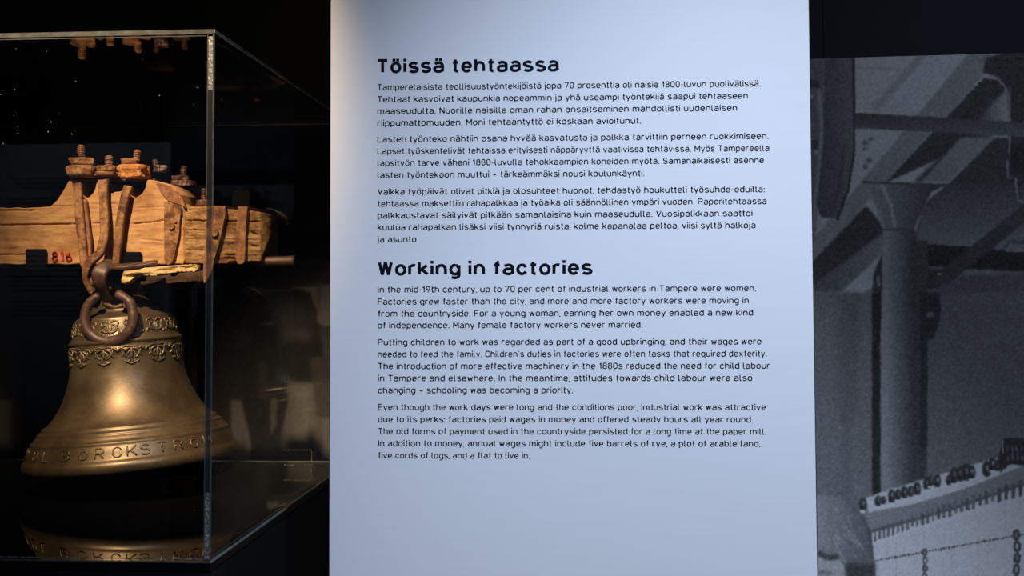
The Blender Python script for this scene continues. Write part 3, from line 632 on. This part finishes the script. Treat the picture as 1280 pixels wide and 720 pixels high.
# bead rows
for h, nb, rr in ((147.5, 132, .0010), (161, 118, .0009)):
    b = bmesh.new()
    for k in range(nb): bmesh.ops.create_icosphere(b, subdivisions=1, radius=rr, matrix=Matrix.Translation(on_bell(2*math.pi*k/nb, h, .0004)))
    bch('bead_row', b, M['bronzedark'], kind='stuff')
def orn(shapes, ang0, h0, wid, m, name, mesh=None):
    pass
def relief(paths, r, ang0, h0, lift=.0006):
    """paths: lists of (u, v) in picture pixels about (ang0, h0), drawn as small tubes on the bell"""
    b = bmesh.new()
    for pts, wd in paths:
        rad0 = np.interp(h0, [p[1] for p in prof_px[4:]], [p[0] for p in prof_px[4:]])
        q = [on_bell(ang0+u/rad0, h0+v, lift) for u, v in pts]
        q = spline(q, 3); n = len(q)
        tube(b, q, [wd*s*(.45+.55*math.sin(math.pi*(i+.6)/(n+.2))) for i in range(n)], 6)
    return b
def leafpaths():
    out = [([(0, 0), (0, -6), (0, -12)], 1.9)]
    for sg in (-1, 1):
        out += [([(0, 0), (sg*5, -1), (sg*9, -4), (sg*8, -9), (sg*4, -12)], 1.6), ([(0, -2), (sg*3.5, -5), (sg*4.5, -9), (sg*2, -14)], 1.3), ([(sg*9, -1), (sg*12, 1), (sg*15, -1), (sg*16.5, -4)], 1.2),
                ([(sg*2, -14), (sg*5, -17), (sg*9, -15)], 1.5), ([(0, 1), (sg*5, 2.5), (sg*11, 1.5), (sg*16, 1)], 1.1), ([(sg*11, -2), (sg*10, -7), (sg*12, -10)], 1.2)]
    out += [([(-6, -16), (-2, -18.5), (2, -18.5), (6, -16)], 1.7)]
    return out
NL = 13; proto = None
for k in range(NL):
    a = 2*math.pi*(k+.03)/NL-.03
    b = relief(leafpaths(), 0, 0, 143)
    if proto is None: proto = bch('leaf_ornament', b, M['bronzedark']); o = proto
    else: b.free(); o = proto.copy(); C.objects.link(o)
    o.rotation_euler = (0, 0, a)
def scroll(sg):
    out = []
    sp = [(sg*(4+4.6*math.cos(t)*(1-t/9)), 168+4.6*math.sin(t)*(1-t/9)) for t in np.linspace(math.pi, -4.2, 12)]
    out.append(([(u, v-168) for u, v in sp], 1.3)); out += [([(sg*8, 0), (sg*11, 6), (sg*8, 9)], 1.2), ([(sg*2, 6), (sg*5, 9), (sg*9, 7)], 1.1), ([(sg*9, -2), (sg*12, -5), (sg*10, -8)], 1.2)]
    return out
proto = None
NSC = 14
for k in range(NSC):
    if proto is None:
        b = relief(scroll(1)+scroll(-1)+[([(0, -8), (0, 0), (0, 8)], 1.3)], 0, 0, 169); proto = bch('scroll_ornament', b, M['bronzedark']); o = proto
    else: o = proto.copy(); C.objects.link(o)
    o.rotation_euler = (0, 0, 2*math.pi*(k+.2)/NSC)
# raised lettering on the lip
G3, SB3 = glyphs(W=5.2, ry=2.4)
def ang_of(xpx): return math.asin(max(-1, min(1, (xpx-166.5)/127)))+.374
b = bmesh.new()
for ch, xp in (('T', 36), ('H', 43), ('U', 54), ('L', 67), ('B', 91), ('Ö', 112), ('R', 130), ('C', 150), ('K', 167), ('S', 182), ('T', 202), ('R', 221), ('Ö', 240), ('M', 257)):
    st, wd = G3[ch]; a0 = ang_of(xp); k = 1.42; b = bmesh.new()
    for pts in st:
        dense = []
        for (ax, ay), (bx_, by_) in zip(pts[:-1], pts[1:]):
            n = max(1, int(math.hypot(bx_-ax, by_-ay)/1.5)); dense += [(ax+(bx_-ax)*i/n, ay+(by_-ay)*i/n) for i in range(n)]
        dense.append(pts[-1])
        if math.hypot(dense[-1][0]-dense[0][0], dense[-1][1]-dense[0][1]) < .1 and len(dense) < 4: dense = [pts[0], (pts[0][0]+.8, pts[0][1])]
        q = [on_bell(a0+(u-wd/2)*k*1.15/126, 17+v*k*1.12, .0004) for u, v in dense]
        tube(b, q, .0013, 6)
    bch('raised_letter', b, M['bronze'])
# canons (cast loops) on top of the head
b = bmesh.new()
for sx in (-1, 1):
    tube(b, spline([(sx*22*s, 0, 204*s), (sx*22*s, 0, 216*s), (sx*15*s, 0, 226*s), (sx*4*s, 0, 230*s)], 5), [(.006, .008)]*16, 10, rough=.001)
    tube(b, spline([(0, sx*20*s, 204*s), (0, sx*20*s, 216*s), (0, sx*12*s, 226*s), (0, sx*3*s, 230*s)], 5), [(.006, .008)]*16, 10, rough=.001)
bch('crown_loop', b, M['bronzedark'])
b = bmesh.new(); tube(b, [(0, 0, 200*s), (0, 0, 90*s), (.002, 0, 34*s), (.003, 0, 22*s)], [.006, .006, .008, .022], 14)
bmesh.ops.create_uvsphere(b, u_segments=20, v_segments=12, radius=.026, matrix=Matrix.Translation((.003, 0, 20*s)))
bch('clapper', b, M['iron'])

# ------------------------------------------------------------------ yoke: timber beam with its ironwork
yoke = thing('bell_yoke', 'old timber bell yoke with rusty iron straps and bolts above the bell', 'bell yoke', L(160, 331, .05))
def yc(name, bm, m, smooth=False, parent=None):
    o = obj(name, bm, m, parent or yoke, smooth=smooth)
    if parent: o.matrix_parent_inverse = parent.matrix_parent_inverse.inverted()@parent.matrix_parent_inverse if False else Matrix.Identity(4)
    return o
BT = .125   # beam thickness
def interp(x, pts): return float(np.interp(x, [p[0] for p in pts], [p[1] for p in pts]))
def top(x):
    if x < 60: return 261.8+.4*math.sin(x*.3)
    base = interp(x, [(60, 261.5), (75, 260.5), (80, 258), (86, 252), (93, 241), (99, 230.5), (102, 226.8), (104, 228), (194, 228), (200, 227.5), (206, 228.5), (216, 231), (228, 237), (236, 245), (240, 256)])
    y = base
    if 103.5 <= x <= 137:
        t = (x-104)/33.0
        y = interp(x, [(103.5, 228), (105, 237), (108, 243), (113, 247.5), (118, 250), (124, 249.5), (130, 243.5), (133, 237), (134.5, 229), (137, 228.5)])
    elif 137 < x < 161: y = interp(x, [(137, 228.5), (139.5, 232), (140.5, 240), (142, 244), (154, 244), (156, 242.5), (161, 242)])
    elif 161 <= x <= 196: y = interp(x, [(161, 242), (166, 241), (167, 235), (168, 240), (170, 244.5), (176, 249), (182, 249.5), (189, 245), (194, 237), (195.5, 229), (196, 228)])
    return y
def bot(x):
    if 49 <= x <= 74.5: return 331 
    return 331+.5*math.sin(x*.21)
def column_mesh(xs, top, bot, nrow, depth, thick, cracks=(), rough=.0006, nsc=(10, 110)):
    b = bmesh.new(); cols = []
    for x in xs:
        t_, b_ = top(x), bot(x); c = []
        for j in range(nrow+1):
            y = t_+(b_-t_)*j/nrow; d = depth
            q = L(x, y); d += rough*noise.noise(Vector((q.x*nsc[0], 3, q.z*nsc[1])))+rough*.6*noise.noise(Vector((q.x*60, 7, q.z*200)))
            for xa, xb, ya, yb, wd, dp in cracks:
                if xa <= x <= xb:
                    yc_ = ya+(yb-ya)*(x-xa)/(xb-xa)+.8*noise.noise(Vector((x*.12, ya, 0)))
                    fade = min(1, (x-xa)/6, (xb-x)/6)
                    d += dp*max(0, fade)*math.exp(-((y-yc_)/wd)**2)
            if j in (0, nrow): d += .0012
            c.append(b.verts.new(L(x, y, d)))
        cols.append((c, b.verts.new(L(x, t_+.4, depth+thick)), b.verts.new(L(x, b_-.4, depth+thick))))
    for (c0, t0, b0), (c1, t1, b1) in zip(cols[:-1], cols[1:]):
        for j in range(nrow): b.faces.new((c0[j], c0[j+1], c1[j+1], c1[j]))
        b.faces.new((c0[0], c1[0], t1, t0)); b.faces.new((c0[-1], b0, b1, c1[-1])); b.faces.new((t0, t1, b1, b0))
    for c, t_, b_ in (cols[0], cols[-1]): b.faces.new(c+[b_, t_])
    return b
xs = list(np.arange(-80, 60, 2.0))+list(np.arange(60, 240, .7))+[240]
cr = [(-80, 118, 284, 281.5, .7, .006), (128, 148, 281, 280, .6, .005), (176, 222, 282.5, 276, .7, .005), (-80, 50, 319, 319, .7, .005), (-80, 60, 265.8, 265, .9, .004), (60, 120, 260, 259.5, .5, .003), (130, 160, 258, 257, .5, .003), (130, 150, 296, 297, .5, .003), (182, 226, 262, 260, .5, .0025), (185, 220, 300, 303, .5, .002)]
yc('timber_beam', column_mesh(xs, top, bot, 96, -.045, BT, cr), M['wood'], True)
# right end of the beam, older and rougher
top2 = lambda x: interp(x, [(240, 261), (250, 260.5), (292, 263), (304, 264), (320, 264.5), (330, 266), (334, 268)])+.8*noise.noise(Vector((x*.3, 0, 0)))
bot2 = lambda x: interp(x, [(240, 330), (292, 330), (296, 327), (334, 327)])+.9*noise.noise(Vector((x*.25, 5, 0)))
cr2 = [(240, 334, 277, 278.5, .7, .007), (240, 272, 289, 289, .5, .004), (286, 306, 319, 319, .7, .007), (286, 306, 323.5, 324, .7, .006), (240, 334, 300, 301, .5, .002), (318, 332, 290, 297, 1.6, .006), (318, 332, 308, 309, .9, .005)]
b = column_mesh(list(np.arange(240.4, 334, .9)), top2, bot2, 76, -.037, .115, cr2, rough=.0014)
yc('beam_end', b, M['woodold'], True)
# cut end-grain face with a curved top beside the strap
b = bmesh.new()
pts = [L(206, 230), L(214, 232), L(224, 235.5), L(234, 243), L(240, 252), L(243, 260.5), L(236, 258), L(222, 253), L(213, 243)]
extrude_poly(b, pts, -.0475, -.0405); yc('end_grain_wedge', b, M['rust'])
# straps over the beam
def strap(name, outline, d0, d1, m, bumpy=.0006):
    b = bmesh.new(); pts = [L(x, y) for x, y in outline]
    pts = [p for p in spline(pts+[pts[0]], 2)[:-1]]
    extrude_poly(b, pts, d0, d1); bmesh.ops.bevel(b, geom=[e for e in b.edges if abs(e.verts[0].co.y-e.verts[1].co.y) < 1e-5 and e.verts[0].co.y < (D0+d0+1e-4)], offset=.0009, segments=1, affect='EDGES')
    return yc(name, b, m)
strap1 = strap('iron_strap', [(219, 254), (228, 256), (238, 261), (239.5, 266), (237.5, 278), (237, 292), (233, 312), (228.5, 329.5), (219.5, 330), (219, 310), (218.5, 280)], -.0530, -.0465, M['ruststrap'])
b = bmesh.new(); tube(b, [L(228, 284, -.0525), L(228.5, 284.5, -.0580)], [.0072, .0055], 8, rough=.0008); tube(b, [L(233, 279, -.0525), L(233, 279, -.056)], .0025, 6); yc('nail_head', b, M['ruststrap'], parent=strap1)
strap2 = strap('iron_strap', [(272, 262), (282, 261), (292, 263), (291.5, 276), (287.5, 293), (285, 305), (279, 325), (275, 342), (268, 354), (265.5, 350), (266, 330), (269, 300), (270.5, 280)], -.0500, -.0425, M['ruststrap'])
b = bmesh.new(); tube(b, [L(280, 292.5, -.0495), L(280.3, 292.8, -.057)], [.0078, .0066], 9, rough=.0005); yc('bolt_head', b, M['ruststrap'], parent=strap2)
strap('iron_strap', [(308, 262), (315, 261), (319, 263), (317, 285), (316.5, 305), (316, 326), (312, 331), (306, 329), (304.5, 315), (305, 290), (307, 275)], -.0480, -.0405, M['rust'])
# strap returns over the top of the beam
for xa, xb, y, d in ((272, 292, 261.5, -.047), (307, 319, 261.8, -.045)):
    b = bmesh.new(); p, q = L(xa, y), L(xb, y); box(b, p.x, q.x, p.y+d, p.y+.08, p.z-.002, p.z+.0025, .0008); yc('strap_return', b, M['rust'])
# iron pin at the end
b = bmesh.new(); tube(b, [L(300, 327.5, -.012), L(343, 327, -.012), L(364, 326.5, -.012), L(370.5, 326.5, -.012), L(371, 326.5, -.012)], [.0088, .0088, .0088, .0096, .0085], 16, rough=.0008); yc('gudgeon_pin', b, M['iron'], True)
# bars rising from the ring to the bolts
def bar(pts, wid, dep, m=None, d=-.0):
    b = bmesh.new(); q = spline([L(x, y, dd_) for x, y, dd_ in pts], 6)
    ws = [wid]*len(q) if not isinstance(wid, list) else [float(np.interp(i/(len(q)-1), np.linspace(0, 1, len(wid)), wid)) for i in range(len(q))]
    tube(b, q, [(dep, w_*s) for w_ in ws], prof=BAR, rough=.0012, nsc=45)
    return yc('hanger_bar', b, m or M['ruststrap'], True)
bar([(114.5, 233, -.056), (116, 245, -.058), (118.5, 275, -.060), (122, 305, -.062), (125.5, 328, -.064), (129, 345, -.062), (131, 356, -.058)], [4.2, 5.3, 5.2, 5.4, 5.2, 4.6, 4], .005)
bar([(122, 252, -.053), (126, 280, -.054), (129, 305, -.056), (130, 322, -.058)], [2.2, 2.2, 2.4, 2], .004, M['rust'])
bar([(146, 229, -.056), (147, 250, -.060), (149, 275, -.062), (150, 298, -.066), (146, 316, -.070), (135, 328, -.072), (129.5, 340, -.070), (128, 352, -.064), (133, 366, -.056)], [6.2, 5.6, 5.4, 5.4, 5.6, 5.4, 4.6, 4, 2.2], .0055)
bar([(175.5, 237, -.054), (173, 250, -.060), (168, 280, -.062), (165, 305, -.062), (163, 332, -.060)], [5.6, 5.2, 5.2, 4.6, 4.2], .0055)
bar([(170, 262, -.053), (164.5, 285, -.054), (162, 331, -.055)], [1.6, 2.2, 2.2], .003)
# bolts with nuts and washers on top of the yoke
def nutstack(x, yt, yn, nut, wash, d, m1, m2, r=4.2, label=None, lean=0):
    """rod top yt, nut top yn; nut=(x0, x1, y0, y1), wash same or None"""
    t0 = bolt = None
    b = bmesh.new(); n = int((yn-yt)/1.0)*2; q = []; rr = []
    for i in range(n+1):
        f = i/n; y = yt+(yn+2-yt)*f; q.append(L(x+lean*(1-f), y, d)); rr.append((r*(.45 if i == 0 else .8 if i == 1 else 1.0)*(1.0 if i % 4 < 2 else .8))*s)
    tube(b, q, rr, 12, rough=.0014, nsc=120); rod = yc('threaded_rod', b, m1)
    for k, (nm, a, mm, hx) in enumerate((('nut', nut, m1, 6), ('washer_block', wash, m2, 4))):
        if not a: continue
        xa, xb, ya, yb = a; hw = (xb-xa)/2*s; c = L((xa+xb)/2, ya, d); zb = L((xa+xb)/2, yb, d).z
        b = bmesh.new()
        pr = [(math.cos(t), math.sin(t)) for t in [math.pi/3*i+.2 for i in range(6)]] if hx == 6 else bar_prof(n=6)
        if hx == 6: pr = [tuple(np.array(pr[i])*(1-f)+np.array(pr[(i+1) % 6])*f) for i in range(6) for f in (0, .2, .4, .6, .8)] if len(pr) == 6 else pr
        fs = [0, .08, .2, .35, .5, .65, .8, .92, 1]
        tube(b, [Vector((c.x, c.y, zb+(c.z-zb)*f)) for f in fs], [(hw*k_, hw*k_) for k_ in (.9, .97, 1, .99, .98, 1, .98, .95, .86)], prof=pr, rough=.0045, nsc=95)
        yc(nm, b, mm, parent=rod)
RS = M['ruststrap']
nutstack(112.5, 184, 200, (97, 131, 200.5, 209), (98.5, 133, 210, 223.5), -.035, RS, RS, 5, lean=-1)
nutstack(149, 198, 211, (134, 160, 210.5, 217), (132.5, 160.5, 218, 223.5), -.045, RS, RS, 5.2)
nutstack(180, 190, 201.5, (160, 182, 201, 208.5), (160.5, 193.5, 209, 225), -.035, M['rust'], M['rustflake'], 4.4, lean=1.5)
nutstack(190, 198, 209, (186, 204, 205, 214), None, .02, M['iron'], M['iron'], 4, lean=-2)
nutstack(217, 204, 218, (202, 228, 217, 223), (205, 232, 223, 231), .045, M['iron'], M['iron'], 4.2, lean=2)
nutstack(78, 236, 250.5, (65, 87, 250.5, 258.5), (62, 90, 258.8, 261.5), .02, M['rust'], M['rust'], 4)
nutstack(255, 235.5, 250, (244, 267, 250, 257.5), (241, 272, 258, 261.5), .0, M['iron'], M['rust'], 4)
# iron clamp plate through the notches
b = bmesh.new(); p, q = L(98, 224.5), L(196, 226.5); box(b, p.x, q.x, D0-.01, D0+.05, q.z, p.z, .001); yc('clamp_plate', b, M['iron'])
for x in (119, 148, 178):    # bolt shanks standing in the notches behind
    b = bmesh.new(); tube(b, [L(x, 224, .03), L(x, 250, .03)], .0055, 10); yc('bolt_shank', b, M['blacksteel'])
# lever strip and broken board under the beam
b = bmesh.new(); q = spline([L(152, 352, -.060), L(154, 340, -.068), L(160, 335, -.072), (L(178, 334, -.075)), L(198, 331.5, -.072), L(214, 328.5, -.066)], 6)
tube(b, q, [(.010*(1-.4*i/len(q)), .0036*(1.2-.5*i/len(q))) for i in range(len(q))], prof=BAR, rough=.0012); yc('lever_strip', b, M['iron'], True)
xs3 = list(np.arange(174, 265, 1.1))
t3 = lambda x: interp(x, [(174, 345), (177, 339), (190, 336.5), (215, 334.5), (240, 332.5), (262, 331.5), (265, 332)])+.7*noise.noise(Vector((x*.4, 2, 0)))
b3 = lambda x: interp(x, [(174, 354), (178, 355.5), (184, 353), (187, 348), (196, 346), (214, 345), (232, 342), (250, 340.5), (262, 340), (265, 339)])+1.6*noise.noise(Vector((x*.35, 9, 0)))
yc('broken_board', column_mesh(xs3, t3, b3, 12, -.078, .02, rough=.006, nsc=(40, 120)), M['splinter'], True)
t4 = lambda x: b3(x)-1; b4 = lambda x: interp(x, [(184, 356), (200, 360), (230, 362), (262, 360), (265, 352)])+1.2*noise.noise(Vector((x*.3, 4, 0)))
yc('board_underside', column_mesh(list(np.arange(184, 265, 1.5)), t4, b4, 8, -.030, .05, rough=.003), M['shadedwood'], True)

# red inventory number
G4, SB4 = glyphs(W=3.6, ry=1.8)
V = []; Fc = []; pl, wd = layout('816', G4, SB4)
p0_, p1_ = L(80.5, 327), L(103.5, 327)
for gx, st in pl:
    for q_ in st:
        v2 = []; f2 = []; stroke_faces(v2, f2, q_, .62); k = len(V)
        V += [(p0_.x+(gx+a)*(p1_.x-p0_.x)/wd, D0-.0478, p0_.z+c*.0022) for a, c in v2]; Fc += [tuple(k+i for i in f) for f in f2]
me = bpy.data.meshes.new('painted_number'); me.from_pydata(V, [], Fc); me.update(); yc('painted_number', me, M['red'])

# ------------------------------------------------------------------ open iron ring and its shackle
cr_ = L(160.2, 395.0, -.075)
ring = thing('iron_ring', 'open rusted iron ring hanging in front of the bell crown', 'ring', L(160.8, 432, -.075))
b = bmesh.new(); q = []; rr = []
a0, a1 = math.radians(117), math.radians(74+360)
n = 60
for i in range(n+1):
    a = a0+(a1-a0)*i/n; R = 31.0; yo = .004*math.sin((a-a0)*.5) 
    q.append(cr_+Vector((R*s*math.cos(a)*1.0, -.004+yo*-1, R*s*.97*math.sin(a)))); rr.append(s*(5.6+1.5*math.sin(math.pi*i/n))*(.8 if i in (0, n) else 1))
tube(b, q, rr, 14, rough=.0016, nsc=50); obj('ring_bar', b, M['iron'], ring, smooth=True)
sh = thing('shackle', 'thick dark iron shackle loop joining yoke straps to the bell crown', 'shackle', L(151, 385, -.05))
b = bmesh.new(); q = spline([L(150, 384, -.030), L(149.5, 374, -.045), L(147.5, 355, -.074), L(148.5, 342, -.080), L(153, 333.5, -.070), L(161, 332, -.050)], 6)
tube(b, q, [(.0055, (9.2-2.5*abs(i/len(q)-.6)*2)*s) for i in range(len(q))], prof=BAR, rough=.0015, nsc=50); obj('loop', b, M['iron'], sh, smooth=True)
b = bmesh.new(); q = spline([L(160, 336, -.05), L(161, 352, -.045), L(160, 370, -.04), L(158, 386, -.035)], 5)
tube(b, q, .0095, 12, rough=.001); obj('loop_rear', b, M['blacksteel'], sh, smooth=True)
b = bmesh.new(); q = [L(143, 379, -.045), L(150, 381, -.05), L(158, 384, -.05), L(166, 381, -.045)]; tube(b, spline(q, 4), .004, 8, rough=.002); obj('cross_pin', b, M['iron'], sh, smooth=True)

# ------------------------------------------------------------------ black steel stand holding the yoke
stand = thing('yoke_stand', 'black steel stand carrying the bell yoke inside the case', 'stand', Vector((L(160, 0).x, D0+.09, ZB)))
for x in (128, 205):
    b = bmesh.new(); p = L(x, 331); box(b, p.x-.012, p.x+.012, D0+.212, D0+.230, ZB+.006, L(x, 334).z, .001)
    obj('upright', b, M['blacksteel'], stand)
p, q = L(-70, 333), L(296, 333)
b = bmesh.new(); box(b, p.x, q.x, D0+.0825, D0+.230, p.z-.02, p.z-.001, .001); obj('cross_bar', b, M['blacksteel'], stand)
p, q = L(100, 333), L(235, 333)
b = bmesh.new(); box(b, p.x, q.x, D0+.18, D0+.27, ZB, ZB+.0058, .001); obj('foot_plate', b, M['blacksteel'], stand)
for xa, xb in ((49, 74.5), (164.5, 190.5)):      # tabs that hook up over the front of the beam
    p, q = L(xa, 312.5 if xa < 100 else 316), L(xb, 333.5)
    b = bmesh.new(); box(b, p.x, q.x, D0-.0520, D0-.0475, q.z-.001, p.z, .0016); box(b, p.x, q.x, D0-.0520, D0+.0824, q.z-.005, q.z-.001)
    obj('clip', b, M['blacksteel'], stand)
b = bmesh.new(); p, q = L(272, 233), L(295, 262); box(b, p.x, q.x, D0+.0822, D0+.086, L(280, 352).z, p.z, .002); obj('rear_tab', b, M['blacksteel'], stand)

# ------------------------------------------------------------------ second printed panel, behind the viewer, mirrored in the case glass
far = thing('info_panel', 'second text panel across the room, seen only mirrored in the case glass', 'information panel', (-1.50, -1.1, 0))
far.rotation_euler = (0, 0, math.pi)
b = bmesh.new(); box(b, 0, .66, 0, .012, 0, 2.02, .0007)
o = obj('sheet', b, M['panel']); o.parent = far; o.matrix_parent_inverse = Matrix.Identity(4)
for ch in list(panel.children):
    if ch.name.startswith('printed_paragraph') or ch.name.startswith('printed_heading'):
        c = ch.copy(); C.objects.link(c); c.parent = far; c.matrix_parent_inverse = Matrix.Identity(4); c.location = (.0, -.0003, .12)
